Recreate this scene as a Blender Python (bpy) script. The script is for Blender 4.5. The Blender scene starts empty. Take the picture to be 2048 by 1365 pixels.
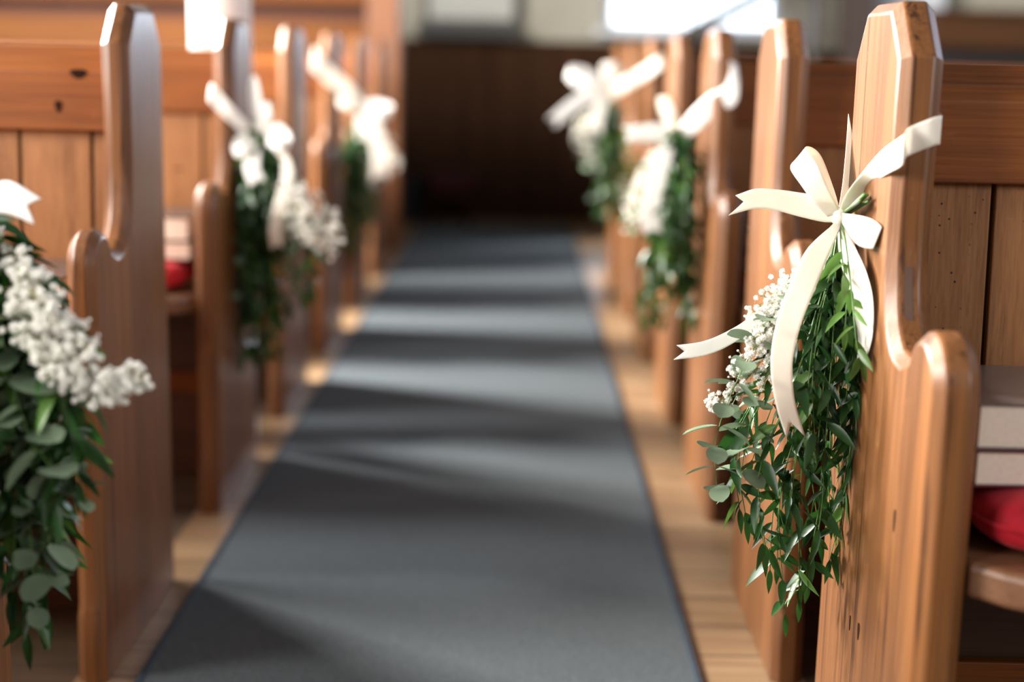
import bpy, bmesh, math, random
from mathutils import Vector, Matrix
sc = bpy.context.scene
col = sc.collection
V = Vector
# ------------------------------------------------------------------ camera model
F_PX = 2844.4; ROLL = .022; H = 1.0
pitch = math.atan2(565.4, math.hypot(F_PX, 7.6)); yaw = -math.atan2(7.6, F_PX)
Fw = V((math.sin(yaw)*math.cos(pitch), math.cos(yaw)*math.cos(pitch), -math.sin(pitch)))
Rt = V((math.cos(yaw), -math.sin(yaw), 0)); Up = Rt.cross(Fw)
c_, s_ = math.cos(ROLL), math.sin(ROLL)
RR = Rt*c_ + Up*s_; UU = -Rt*s_ + Up*c_
cam = bpy.data.objects.new('camera', bpy.data.cameras.new('camera')); col.objects.link(cam)
m = Matrix((RR, UU, -Fw)).transposed().to_4x4(); m.translation = V((0, 0, H))
cam.matrix_world = m
cam.data.lens = 50; cam.data.sensor_width = 36; cam.data.clip_start = .02; cam.data.clip_end = 200
cam.data.dof.use_dof = True; cam.data.dof.focus_distance = 1.83; cam.data.dof.aperture_fstop = 1.45
sc.camera = cam
def ray(px, py): return Fw + RR*((px-1024)/F_PX) + UU*((682.5-py)/F_PX)
def P(px, py, Y):
    d = ray(px, py); return V((0, 0, H)) + d*(Y/d.y)
def PX(px, py, X):
    d = ray(px, py); return V((0, 0, H)) + d*(X/d.x)

# ------------------------------------------------------------------ helpers
def link(name, me, mats, parent=None):
    o = bpy.data.objects.new(name, me); col.objects.link(o)
    for mm in (mats if isinstance(mats, (list, tuple)) else [mats]): me.materials.append(mm)
    if parent: o.parent = parent
    return o
class MB:
    def __init__(s): s.v = []; s.f = []; s.m = []
    def add(s, vs, fs, mi=0):
        b = len(s.v); s.v += [tuple(v) for v in vs]; s.f += [tuple(b+i for i in f) for f in fs]; s.m += [mi]*len(fs)
    def box(s, x0, x1, y0, y1, z0, z1, mi=0):
        vs = [(x, y, z) for z in (z0, z1) for y in (y0, y1) for x in (x0, x1)]
        s.add(vs, [(0,2,3,1),(4,5,7,6),(0,1,5,4),(2,6,7,3),(0,4,6,2),(1,3,7,5)], mi)
    def prism_x(s, prof, x0, x1, mi=0):           # prof: list of (y, z)
        n = len(prof)
        vs = [(x0, y, z) for y, z in prof] + [(x1, y, z) for y, z in prof]
        s.add(vs, [tuple(range(n)), tuple(range(2*n-1, n-1, -1))] + [(i, n+i, n+(i+1) % n, (i+1) % n) for i in range(n)], mi)
    def prism_z(s, prof, z0, z1, mi=0):
        n = len(prof)
        vs = [(x, y, z0) for x, y in prof] + [(x, y, z1) for x, y in prof]
        s.add(vs, [tuple(range(n)), tuple(range(2*n-1, n-1, -1))] + [(i, n+i, n+(i+1) % n, (i+1) % n) for i in range(n)], mi)
    def tube(s, pts, r, mi=0, k=6, r1=None):
        vs = []; n = len(pts)
        for i, p in enumerate(pts):
            t = (pts[min(i+1, n-1)] - pts[max(i-1, 0)]).normalized()
            a = t.cross(V((.31, .2, .93)));  a = a.normalized(); b = t.cross(a)
            rr = r if r1 is None else r + (r1-r)*i/(n-1)
            vs += [p + a*math.cos(2*math.pi*j/k)*rr + b*math.sin(2*math.pi*j/k)*rr for j in range(k)]
        fs = [(i*k+j, i*k+(j+1) % k, (i+1)*k+(j+1) % k, (i+1)*k+j) for i in range(n-1) for j in range(k)]
        fs += [tuple(range(k-1, -1, -1)), tuple((n-1)*k+j for j in range(k))]
        s.add(vs, fs, mi)
    def build(s, name, mats, parent=None, smooth=False, bevel=0, seg=2, fix=True):
        me = bpy.data.meshes.new(name); me.from_pydata(s.v, [], s.f)
        me.polygons.foreach_set('material_index', s.m)
        if fix:
            bm = bmesh.new(); bm.from_mesh(me); bmesh.ops.recalc_face_normals(bm, faces=bm.faces); bm.to_mesh(me); bm.free()
        me.polygons.foreach_set('use_smooth', [bool(smooth)]*len(me.polygons)); me.update()
        if smooth == 'angle': me.set_sharp_from_angle(angle=.5)
        o = link(name, me, mats, parent)
        if bevel:
            b = o.modifiers.new('bevel', 'BEVEL'); b.width = bevel; b.segments = seg; b.limit_method = 'ANGLE'; b.angle_limit = .6
            b.harden_normals = False
        return o
def empty(name, loc=(0,0,0)):
    o = bpy.data.objects.new(name, None); col.objects.link(o); o.location = loc; o.empty_display_size = .1; return o
def tag(o, label, cat, group=None, kind=None):
    if label: o['label'] = label
    if cat: o['category'] = cat
    if group: o['group'] = group
    if kind: o['kind'] = kind
    return o
def struct(o, label=None, cat=None):
    o['kind'] = 'structure'
    if label: o['label'] = label
    if cat: o['category'] = cat
    return o
def kids(o): return [c for c in bpy.data.objects if c.parent == o]
def copy_tree(o, parent=None):
    ch = kids(o); c = o.copy(); col.objects.link(c)
    if parent: c.parent = parent
    for k in ch: copy_tree(k, c)
    return c

# ------------------------------------------------------------------ materials
def mat(name):
    m = bpy.data.materials.new(name); m.use_nodes = True
    nt = m.node_tree; return m, nt, nt.nodes['Principled BSDF']
def ramp(nt, fac, stops):
    r = nt.nodes.new('ShaderNodeValToRGB'); e = r.color_ramp.elements
    while len(e) < len(stops): e.new(.5)
    for x, (p, c) in zip(e, stops): x.position = p; x.color = (*c, 1)
    nt.links.new(fac, r.inputs[0]); return r
def mixc(nt, fac, a, b, mode='MIX'):
    n = nt.nodes.new('ShaderNodeMix'); n.data_type = 'RGBA'; n.blend_type = mode
    for s, v in ((n.inputs[0], fac), (n.inputs[6], a), (n.inputs[7], b)):
        if hasattr(v, 'links'): nt.links.new(v, s)
        else: s.default_value = v if isinstance(v, (int, float)) else (*v, 1)
    return n.outputs[2]
def wood(name, axis, dark, mid, light, rough=.38, coat=.25, knots=.5, holes=False, contrast=1.0, scratch=.35, streak=.45, spec=.5):
    m, nt, b = mat(name); N = nt.nodes; L = nt.links
    tc = N.new('ShaderNodeTexCoord'); oi = N.new('ShaderNodeObjectInfo')
    add = N.new('ShaderNodeVectorMath'); add.operation = 'MULTIPLY_ADD'
    comb = N.new('ShaderNodeCombineXYZ')
    for k in range(3): L.new(oi.outputs['Random'], comb.inputs[k])
    L.new(comb.outputs[0], add.inputs[0]); add.inputs[1].default_value = (7, 11, 13); L.new(tc.outputs['Object'], add.inputs[2])
    def noise(sc3, scale, detail=4, dist=0, rough=.55):
        mp = N.new('ShaderNodeMapping'); mp.inputs['Scale'].default_value = sc3; L.new(add.outputs[0], mp.inputs[0])
        n = N.new('ShaderNodeTexNoise'); n.inputs['Scale'].default_value = scale; n.inputs['Detail'].default_value = detail
        n.inputs['Distortion'].default_value = dist; n.inputs['Roughness'].default_value = rough; L.new(mp.outputs[0], n.inputs[0]); return n.outputs['Fac']
    if axis == 'z': A = (1, 1, .045); B_ = (1, 1, .02); K = (1, 1, .35)
    elif axis == 'x': A = (.045, 1, 1); B_ = (.02, 1, 1); K = (.35, 1, 1)
    g1 = noise(A, 34, 4, 1.2, .65); g2 = noise(B_, 230, 3, .3, .6); g3 = noise(A, 7, 3, 1.0)
    r = ramp(nt, g1, [(.38, dark), (.5, mid), (.63, light)])
    c = mixc(nt, .55*contrast, r.outputs[0], ramp(nt, g2, [(.35, tuple(x*.55 for x in mid)), (.6, light)]).outputs[0])
    c = mixc(nt, .5, c, ramp(nt, g3, [(.35, tuple(x*.62 for x in mid)), (.65, tuple(min(1, x*1.12) for x in light))]).outputs[0])
    g4 = noise(B_, 75, 4, .6, .7)
    c = mixc(nt, mulv(nt, ramp(nt, g4, [(.56, (0, 0, 0)), (.66, (1, 1, 1))]).outputs[0], streak), c, tuple(x*.75 for x in dark))
    b.inputs['Specular IOR Level'].default_value = spec
    if knots:
        mp = N.new('ShaderNodeMapping'); mp.inputs['Scale'].default_value = K; L.new(add.outputs[0], mp.inputs[0])
        vo = N.new('ShaderNodeTexVoronoi'); vo.inputs['Scale'].default_value = 4.2; L.new(mp.outputs[0], vo.inputs[0])
        kr = ramp(nt, vo.outputs['Distance'], [(.0, (1, 1, 1)), (.05, (.8, .8, .8)), (.09, (0, 0, 0))])
        c = mixc(nt, mulv(nt, kr.outputs[0], knots), c, tuple(x*.22 for x in dark))
    # pale scratches and rubbed wear
    w = noise((1, 1, 1), 34, 5, 1.5, .7)
    wr = ramp(nt, w, [(.66, (0, 0, 0)), (.74, (1, 1, 1))])
    c = mixc(nt, mulv(nt, wr.outputs[0], scratch), c, tuple(min(1, x*1.5+.03) for x in light))
    if holes:
        vo = N.new('ShaderNodeTexVoronoi'); vo.inputs['Scale'].default_value = 85; L.new(add.outputs[0], vo.inputs[0])
        hr = ramp(nt, vo.outputs['Distance'], [(.10, (1, 1, 1)), (.15, (0, 0, 0))])
        pn = noise((1, 1, .5), 7, 1); pr = ramp(nt, pn, [(.5, (0, 0, 0)), (.56, (1, 1, 1))])
        mm = mixc(nt, 1.0, hr.outputs[0], pr.outputs[0], 'MULTIPLY')
        c = mixc(nt, mm, c, (.01, .005, .003))
    L.new(c, b.inputs['Base Color'])
    rr = N.new('ShaderNodeMapRange'); L.new(g1, rr.inputs[0]); rr.inputs[3].default_value = rough-.06; rr.inputs[4].default_value = rough+.14
    L.new(rr.outputs[0], b.inputs['Roughness']); b.inputs['Coat Weight'].default_value = coat; b.inputs['Coat Roughness'].default_value = .22
    bp = N.new('ShaderNodeBump'); bp.inputs['Strength'].default_value = .18; bp.inputs['Distance'].default_value = .002; L.new(g2, bp.inputs['Height']); L.new(bp.outputs[0], b.inputs['Normal'])
    return m
def mulv(nt, s, k):
    n = nt.nodes.new('ShaderNodeMath'); n.operation = 'MULTIPLY'; nt.links.new(s, n.inputs[0]); n.inputs[1].default_value = k; return n.outputs[0]
def plain(name, c, rough=.5, var=.1, scale=20, spec=.5, bump=0, trans=0, sheen=0):
    m, nt, b = mat(name); tc = nt.nodes.new('ShaderNodeTexCoord')
    n = nt.nodes.new('ShaderNodeTexNoise'); n.inputs['Scale'].default_value = scale; n.inputs['Detail'].default_value = 4; nt.links.new(tc.outputs['Object'], n.inputs[0])
    r = ramp(nt, n.outputs['Fac'], [(.3, tuple(x*(1-var) for x in c)), (.7, tuple(min(1, x*(1+var)) for x in c))])
    nt.links.new(r.outputs[0], b.inputs['Base Color']); b.inputs['Roughness'].default_value = rough; b.inputs['Specular IOR Level'].default_value = spec
    if sheen: b.inputs['Sheen Weight'].default_value = sheen; b.inputs['Sheen Tint'].default_value = (*[min(1, x*2+.2) for x in c], 1)
    if bump:
        bp = nt.nodes.new('ShaderNodeBump'); bp.inputs['Strength'].default_value = bump; bp.inputs['Distance'].default_value = .002
        nt.links.new(n.outputs['Fac'], bp.inputs['Height']); nt.links.new(bp.outputs[0], b.inputs['Normal'])
    if trans:
        t = nt.nodes.new('ShaderNodeBsdfTranslucent'); nt.links.new(r.outputs[0], t.inputs[0])
        mx = nt.nodes.new('ShaderNodeMixShader'); mx.inputs[0].default_value = trans
        out = nt.nodes['Material Output']; nt.links.new(b.outputs[0], mx.inputs[1]); nt.links.new(t.outputs[0], mx.inputs[2]); nt.links.new(mx.outputs[0], out.inputs[0])
    return m
M = {}
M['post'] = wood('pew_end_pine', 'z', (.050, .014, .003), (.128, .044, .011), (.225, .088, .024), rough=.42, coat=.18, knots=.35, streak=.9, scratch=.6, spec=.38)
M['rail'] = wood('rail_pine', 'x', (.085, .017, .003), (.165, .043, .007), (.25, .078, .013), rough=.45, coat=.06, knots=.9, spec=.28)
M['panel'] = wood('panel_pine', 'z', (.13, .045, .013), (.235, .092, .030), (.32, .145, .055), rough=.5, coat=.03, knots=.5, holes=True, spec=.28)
M['seat'] = wood('seat_pine', 'x', (0.088, 0.034, 0.015), (0.150, 0.065, 0.029), (0.218, 0.102, 0.051), rough=.3, coat=.4)
M['screen'] = wood('screen_pine', 'x', (.065, .016, .004), (.125, .038, .008), (.17, .062, .015), rough=.6, coat=0, knots=.9, spec=.15)
M['screenz'] = wood('screen_upright', 'z', (0.088, 0.031, 0.010), (0.163, 0.058, 0.020), (0.218, 0.082, 0.031))
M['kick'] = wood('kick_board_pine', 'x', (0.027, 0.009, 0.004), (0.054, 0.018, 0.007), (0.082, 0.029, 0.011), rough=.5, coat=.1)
M['floor_dark'] = wood('dark_boards', 'x', (.03, .018, .010), (.055, .034, .020), (.09, .055, .03), rough=.6, coat=0, knots=0)  # darker-toned boards used under the pews
M['dark'] = wood('dark_wainscot', 'z', (.010, .004, .002), (.026, .010, .004), (.044, .018, .007), rough=.85, coat=0, knots=0, scratch=.03, spec=.12)
M['cab'] = wood('cupboard_oak', 'x', (.022, .008, .002), (.045, .017, .005), (.07, .028, .009), rough=.7, coat=0, knots=0, spec=.2)
M['recess'] = plain('dark_recess', (.06, .017, .007), .8)
M['gap'] = plain('groove_shadow_wood', (.03, .012, .006), .8)
M['plug'] = plain('peg_wood', (.09, .045, .028), .6)
M['knot'] = plain('dark_knot', (.018, .007, .003), .9, .3, 60, .1)
M['cream'] = plain('cream_plaster', (.27, .25, .20), .8, .06, 3)
M['white'] = plain('white_gloss_paint', (.82, .82, .82), .35, .02, 3)
M['ivory'] = plain('ivory_satin', (.92, .875, .79), .36, .015, 60, .5, .02, .25)
M['whiteribbon'] = plain('white_satin', (.90, .89, .86), .36, .015, 60, .5, .02, .25)
M['ruscus'] = plain('ruscus_leaf', (.018, .070, .012), .40, .6, 14, .5, 0, .22)
M['lime'] = plain('young_leaf', (.09, .19, .035), .35, .35, 14, .5, 0, .3)
M['euc'] = plain('eucalyptus_leaf', (.19, .26, .165), .6, .3, 14, .3, 0, .2)
M['stem'] = plain('green_stem', (.10, .20, .045), .5, .3, 50)
M['twig'] = plain('tan_twig', (.34, .30, .12), .6, .2, 50)
M['blossom'] = plain('blossom_petal', (.88, .87, .82), .7, .05, 90, .2, 0, .3)
M['cutstem'] = plain('cut_stem_dark', (.035, .035, .02), .7)
M['red'] = plain('red_velvet', (.46, .008, .02), .75, .25, 30, .3, .2, 0, .35)
M['darkred'] = plain('dark_red_fabric', (.05, .004, .008), .9)
M['navy'] = plain('near_black_plastic', (.006, .008, .012), .5)
M['pages'] = plain('paper_edges', (.80, .68, .58), .8, .06, 200)
M['cover'] = plain('grey_brown_cover', (.11, .085, .08), .25, .15, 12)
M['maroon'] = plain('maroon_cover', (.10, .012, .02), .4)
M['board'] = plain('pale_grey_board', (.33, .33, .30), .6, .05, 5)
M['greybox'] = plain('dark_grey_metal', (.05, .048, .043), .5)
M['frame'] = plain('pale_painted_frame', (.5, .52, .56), .5)
M['curtain'] = plain('pale_curtain', (.50, .47, .40), .9, .08, 6, .2, 0, .3)
M['brownpost'] = plain('dark_brown_paint', (.045, .028, .022), .5)
m, nt, b = mat('carpet'); M['carpet'] = m
tc = nt.nodes.new('ShaderNodeTexCoord')
n1 = nt.nodes.new('ShaderNodeTexNoise'); n1.inputs['Scale'].default_value = 320; n1.inputs['Detail'].default_value = 3
n2 = nt.nodes.new('ShaderNodeTexWave'); n2.inputs['Scale'].default_value = 60; n2.inputs['Distortion'].default_value = 1.5; n2.bands_direction = 'Y'
nt.links.new(tc.outputs['Object'], n1.inputs[0]); nt.links.new(tc.outputs['Object'], n2.inputs[0])
r1 = ramp(nt, n1.outputs['Fac'], [(.3, (.044, .053, .060)), (.7, (.103, .118, .129))])
cc = mixc(nt, .16, r1.outputs[0], n2.outputs['Color'], 'MULTIPLY'); nt.links.new(cc, b.inputs['Base Color']); b.inputs['Roughness'].default_value = .95
b.inputs['Specular IOR Level'].default_value = .15
bp = nt.nodes.new('ShaderNodeBump'); bp.inputs['Strength'].default_value = .5; bp.inputs['Distance'].default_value = .003; nt.links.new(n1.outputs['Fac'], bp.inputs['Height']); nt.links.new(bp.outputs[0], b.inputs['Normal'])
M['binding'] = plain('navy_binding', (.008, .020, .034), .8)
# floor boards running across the aisle
m, nt, b = mat('floor_boards'); M['floor'] = m; N = nt.nodes; L = nt.links
tc = N.new('ShaderNodeTexCoord'); br = N.new('ShaderNodeTexBrick')
br.inputs['Scale'].default_value = 1; br.inputs['Brick Width'].default_value = 2.6; br.inputs['Row Height'].default_value = .135
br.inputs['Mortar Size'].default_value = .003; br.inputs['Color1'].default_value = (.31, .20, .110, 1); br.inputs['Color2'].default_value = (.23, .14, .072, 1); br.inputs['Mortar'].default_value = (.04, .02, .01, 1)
L.new(tc.outputs['Object'], br.inputs[0])
mp = N.new('ShaderNodeMapping'); mp.inputs['Scale'].default_value = (.08, 1, 1); L.new(tc.outputs['Object'], mp.inputs[0])
n1 = N.new('ShaderNodeTexNoise'); n1.inputs['Scale'].default_value = 40; n1.inputs['Detail'].default_value = 4; L.new(mp.outputs[0], n1.inputs[0])
rr = ramp(nt, n1.outputs['Fac'], [(.3, (.62, .55, .48)), (.7, (1, 1, 1))])
L.new(mixc(nt, 1.0, br.outputs[0], rr.outputs[0], 'MULTIPLY'), b.inputs['Base Color']); b.inputs['Roughness'].default_value = .45

# ------------------------------------------------------------------ setting
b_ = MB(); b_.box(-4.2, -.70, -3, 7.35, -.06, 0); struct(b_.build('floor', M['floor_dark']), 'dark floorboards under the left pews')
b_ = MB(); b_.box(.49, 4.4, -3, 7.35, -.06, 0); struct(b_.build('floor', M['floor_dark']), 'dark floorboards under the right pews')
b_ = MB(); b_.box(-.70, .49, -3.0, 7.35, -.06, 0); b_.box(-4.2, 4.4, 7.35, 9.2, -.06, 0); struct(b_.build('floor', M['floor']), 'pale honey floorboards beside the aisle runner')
# far wall with a window opening: four blocks
WX0, WX1, WZ0, WZ1, WY = .50, 1.56, 1.19, 2.2, 8.95
b_ = MB(); b_.box(-4.2, WX0, WY, WY+.15, 0, 2.6); b_.box(WX1, 4.4, WY, WY+.15, 0, 2.6); b_.box(WX0, WX1, WY, WY+.15, 0, WZ0); b_.box(WX0, WX1, WY, WY+.15, WZ1, 2.6)
struct(b_.build('wall_back', M['cream']), 'cream plaster wall at the far end of the aisle')
b_ = MB(); x = -1.6
while x < 4.3:
    b_.box(x, x+.172, WY-.03, WY, 0, 1.07); x += .178
b_.box(-1.6, 4.3, WY-.012, WY-.002, 0, 1.07, 1); b_.box(-1.6, 4.3, WY-.045, WY, 1.07, 1.11)
struct(b_.build('trim_1', [M['dark'], M['gap']]), 'dark wooden wainscot closing the far end of the aisle')
b_ = MB(); b_.box(-4.2, 4.4, 7.3, 9.15, 2.6, 2.7); struct(b_.build('shade_ceiling', M['cream']), 'unseen slab added to shade the back of the aisle')  # out of view; added to keep overhead sky light off the wainscot
b_ = MB(); b_.box(-4.3, -4.2, -3, 9.1, 0, 1.35); struct(b_.build('blocker_wall_left', M['cream']), 'low wall added on the left to block light')  # unseen, added to stop low world light reaching under the pews
b_ = MB(); b_.box(4.4, 4.5, -3, 9.1, 0, 1.35); struct(b_.build('blocker_wall_right', M['cream']), 'low wall added on the right to block light')  # unseen counterpart, added to cut low world light from the right
b_ = MB(); b_.box(-4.2, 4.4, -3.1, -3, 0, 1.6); struct(b_.build('blocker_wall_front', M['dark']), 'light-blocking wall added behind the camera')  # unseen, added to hold back level sky light from behind
# window in far wall
w = empty('window_1', ((WX0+WX1)/2, WY, WZ0)); struct(w, 'bright window in the far wall above the right pews')
def off(o, p): o.location = V(o.location) - V(p.location); return o
b_ = MB()
for x0, x1 in ((WX0, WX0+.05), (WX1-.05, WX1), (1.02, 1.05)): b_.box(x0, x1, WY+.03, WY+.09, WZ0, WZ1)
b_.box(WX0, WX1, WY+.03, WY+.09, WZ0, WZ0+.03); b_.box(WX0, WX1, WY+.03, WY+.09, WZ1-.05, WZ1)
o = b_.build('window_frame', M['frame'], w); off(o, w)
b_ = MB(); b_.box(WX0-.06, WX1+.06, WY-.10, WY+.03, WZ0-.035, WZ0); off(b_.build('window_sill', M['frame'], w), w)
m, nt, b = mat('window_glass'); M['glass'] = m
b.inputs['Roughness'].default_value = .02; tr = nt.nodes.new('ShaderNodeBsdfTransparent'); mx = nt.nodes.new('ShaderNodeMixShader'); mx.inputs[0].default_value = .06
nt.links.new(tr.outputs[0], mx.inputs[1]); nt.links.new(b.outputs[0], mx.inputs[2]); nt.links.new(mx.outputs[0], nt.nodes['Material Output'].inputs[0])
b_ = MB(); b_.box(WX0+.04, WX1-.04, WY+.058, WY+.062, WZ0+.02, WZ1-.02); off(b_.build('window_glass', M['glass'], w), w)
# dark sloping handrail in front of the window
b_ = MB(); b_.tube([V((.90, 8.74, 1.12)), V((1.34, 8.74, 1.36)), V((1.75, 8.74, 1.60))], .045, k=10)
b_.tube([V((1.75, 8.74, 1.60)), V((1.75, 8.74, 0))], .022, k=8)
b_.tube([V((.90, 8.74, 1.12)), V((.90, 8.74, 0))], .022, k=8)
tag(b_.build('handrail', M['greybox'], smooth=True), 'dark sloping handrail crossing the bright far window', 'handrail')
# curtain, dark upright beside window
b_ = MB(); nn = 60; vs = []; fs = []
for i in range(nn+1):
    xx = 1.62+.36*i/nn; yy = 8.895+.022*math.sin(i*1.15)
    vs += [(xx, yy, 1.08), (xx, yy, 2.2)]
fs = [(2*i, 2*i+2, 2*i+3, 2*i+1) for i in range(nn)]; b_.add(vs, fs)
o = b_.build('curtain', M['curtain'], smooth=True); so = o.modifiers.new('s', 'SOLIDIFY'); so.thickness = .004
tag(o, 'pale pleated curtain hanging right of the far window', 'curtain')
b_ = MB(); b_.box(1.93, 2.10, 8.70, 8.86, 0, 2.6); struct(b_.build('trim_2', M['brownpost']), 'dark brown upright beam right of the far curtain')
b_ = MB(); b_.box(2.12, 2.55, 8.86, 8.94, 1.12, 2.2); struct(b_.build('trim_3', M['frame']), 'pale panel standing in for window light right of the dark beam')  # its pale colour stands in for bluish window light
# right rear cupboard
cb = empty('cupboard', (3.2, 8.45, 0)); tag(cb, 'low brown wooden cupboard at the far right behind the pews', 'cupboard')
b_ = MB(); b_.box(-.85, .95, -.2, .2, .0, 1.02, 0); b_.build('cupboard_body', M['dark'], cb, bevel=.006)
b_ = MB(); b_.box(-.9, 1.0, -.24, .2, 1.10, 1.30, 0); b_.box(-.9, 1.0, -.26, .2, 1.30, 1.325); b_.build('cupboard_top', M['cab'], cb, bevel=.006)
b_ = MB(); b_.box(-.83, .93, -.12, .18, 1.02, 1.10); b_.build('cupboard_shelf_gap', M['navy'], cb)
for dx in (-.42, .5):
    b_ = MB(); b_.box(dx-.4, dx+.38, -.222, -.2, .08, .96); b_.build('cupboard_door', M['dark'], cb, bevel=.004)
# notice board + dark shelf
nb = empty('noticeboard', (-.32, 8.93, 1.23)); tag(nb, 'pale grey board on the cream wall left of the far window', 'board')
b_ = MB(); b_.box(-.26, .26, -.02, 0, 0, .62); b_.build('board_panel', M['board'], nb)
b_ = MB()
for a in ((-.29, -.26, 0, .65), (.26, .29, 0, .65), (-.29, .29, -.03, 0), (-.29, .29, .62, .65)): b_.box(a[0], a[1], -.03, 0, a[2], a[3])
b_.build('board_frame', M['greybox'], nb, bevel=.003)
hb = empty('wall_heater', (-.35, 8.88, 1.115)); tag(hb, 'long dark grey box on the ledge below the pale board', 'heater')
b_ = MB(); b_.box(-.30, .30, -.05, .05, 0, .085); b_.build('heater_case', M['greybox'], hb, bevel=.01)
b_ = MB()
for i in range(14): b_.box(-.28+i*.04, -.262+i*.04, -.054, -.05, .015, .07)
b_.build('heater_grille', M['navy'], hb)
# things on the floor by the wainscot
st = empty('stool', (-.42, 8.74, 0)); tag(st, 'small dark red padded stool in the shadow at the end of the aisle', 'stool')
b_ = MB(); b_.box(-.13, .13, -.14, .14, .20, .30); b_.build('stool_pad', M['darkred'], st, bevel=.025, seg=3)
b_ = MB(); b_.box(-.12, .12, -.13, .13, .15, .20); b_.build('stool_frame', M['dark'], st, bevel=.005)
for sx in (-1, 1):
    for sy in (-1, 1):
        b_ = MB(); b_.box(sx*.105-.015, sx*.105+.015, sy*.11-.015, sy*.11+.015, 0, .15); b_.build('leg', M['dark'], st)
b_ = MB()
for r0, r1, z0, z1 in ((.07, .095, 0, .28),):
    k = 20; vs = [(math.cos(2*math.pi*j/k)*r0, math.sin(2*math.pi*j/k)*r0, z0) for j in range(k)]+[(math.cos(2*math.pi*j/k)*r1, math.sin(2*math.pi*j/k)*r1, z1) for j in range(k)]
    vs += [(math.cos(2*math.pi*j/k)*(r1-.005), math.sin(2*math.pi*j/k)*(r1-.005), z1) for j in range(k)]+[(math.cos(2*math.pi*j/k)*(r0-.005), math.sin(2*math.pi*j/k)*(r0-.005), z0+.01) for j in range(k)]
    fs = [(a*k+j, a*k+(j+1) % k, (a+1)*k+(j+1) % k, (a+1)*k+j) for a in range(3) for j in range(k)]+[tuple(range(k)), tuple(3*k+j for j in range(k))]
    b_.add(vs, fs)
o = b_.build('waste_bin', M['navy'], smooth=False); o.location = (-.68, 8.72, 0); tag(o, 'near-black bin left of the dark red stool', 'bin')

# left rear panelled screen with end post
SY = 7.4
b_ = MB()
b_.box(-4.1, -.79, SY, SY+.05, .0, .15); b_.box(-4.1, -.79, SY-.02, SY+.05, 1.015, 1.155); b_.box(-4.1, -.79, SY-.035, SY+.05, 1.25, 1.60)
b_.box(-4.1, -.79, SY-.03, SY+.05, 1.155, 1.168)
screen = struct(b_.build('wall_screen', M['screen'], bevel=.004), 'orange pine panelled screen behind the left pews')
b_ = MB(); b_.box(-4.1, -.79, SY+.03, SY+.05, 1.168, 1.25); b_.build('screen_recess', M['recess'], screen)
b_ = MB(); x = -4.1
while x < -.85:
    b_.box(x, min(x+.118, -.79), SY, SY+.03, .15, 1.015); x += .122
b_.box(-4.1, -.79, SY+.03, SY+.05, .15, 1.015); b_.build('screen_boards', M['screenz'], screen)
b_ = MB(); b_.box(-.79, -.625, SY-.03, SY+.13, 0, 2.6); struct(b_.build('trim_4', M['screenz'], bevel=.008), 'tall brown end post of the screen at the left of the aisle end')

# white column behind the second left pew
cl = empty('round_column', (-.752, 3.62, 0)); tag(cl, 'white round column rising behind the second left pew back', 'column')
def lathe(name, prof, material, parent, k=40):
    mb = MB(); vs = [(math.cos(2*math.pi*j/k)*r, math.sin(2*math.pi*j/k)*r, z) for r, z in prof for j in range(k)]
    fs = [(i*k+j, i*k+(j+1) % k, (i+1)*k+(j+1) % k, (i+1)*k+j) for i in range(len(prof)-1) for j in range(k)]+[tuple(range(k)), tuple((len(prof)-1)*k+j for j in range(k))]
    mb.add(vs, fs); return mb.build(name, material, parent, smooth=True)
lathe('column_shaft', [(.076, .06), (.076, 3.2)], M['white'], cl)
lathe('column_base', [(.079, 0), (.079, .045), (.077, .06)], M['white'], cl)

# carpet runner
cr = empty('carpet_runner', (-.14, 4.0, 0)); tag(cr, 'long blue-grey carpet runner with navy binding down the aisle', 'carpet')
b_ = MB(); b_.box(-.445, .445, -4.6, 4.55, .001, .008); b_.build('pile', M['carpet'], cr)
for s in (-1, 1):
    b_ = MB(); b_.box(min(s*.445, s*.458), max(s*.445, s*.458), -4.6, 4.55, 0, .0105); b_.build('binding', M['binding'], cr, bevel=.003)

# ------------------------------------------------------------------ pews
T = .052
def crom(pts, t):
    n = len(pts)-1; x = min(max(t, 0), 1)*n; i = min(int(x), n-1); u = x-i
    p1, p2 = pts[i], pts[i+1]; p0 = pts[i-1] if i > 0 else p1*2-p2; p3 = pts[i+2] if i+2 <= n else p2*2-p1
    return .5*((2*p1)+(p2-p0)*u+(2*p0-5*p1+4*p2-p3)*u*u+(3*p1-p0-3*p2+p3)*u**3)
def end_profile():
    p = [(0, 0), (-.002, .60), (0, 1.012), (-.052, 1.076), (-.178, 1.076), (-.235, 1.013)]
    cv = [V((-.235, .84)), V((-.237, .79)), V((-.246, .742)), (V((-.262, .708))), V((-.288, .686)), V((-.322, .681))]
    p += [tuple(crom(cv, i/18)) for i in range(19)]
    cx, cz, r = -.402, .669, .057
    for a in range(22, 180, 11):
        p.append((cx + r*math.cos(math.radians(a)), cz + r*math.sin(math.radians(a))))
    p += [(-.4605, .645), (-.462, .40), (-.463, .13), (-.473, .11), (-.475, 0)]
    return p
def inset(prof, d):
    n = len(prof); area = sum(prof[i][0]*prof[(i+1) % n][1]-prof[(i+1) % n][0]*prof[i][1] for i in range(n)); sg = 1 if area > 0 else -1
    out = []
    for i in range(n):
        p0, p1, p2 = V(prof[i-1]), V(prof[i]), V(prof[(i+1) % n])
        e1 = (p1-p0).normalized(); e2 = (p2-p1).normalized()
        n1 = V((-e1.y, e1.x))*sg; n2 = V((-e2.y, e2.x))*sg
        mm = (n1+n2); L_ = mm.length
        q = mm/L_ * d/max(.55, L_/2)
        r = p1+q
        if p1.y < .001: r.y = 0
        out.append((r.x, r.y))
    return out
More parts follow.
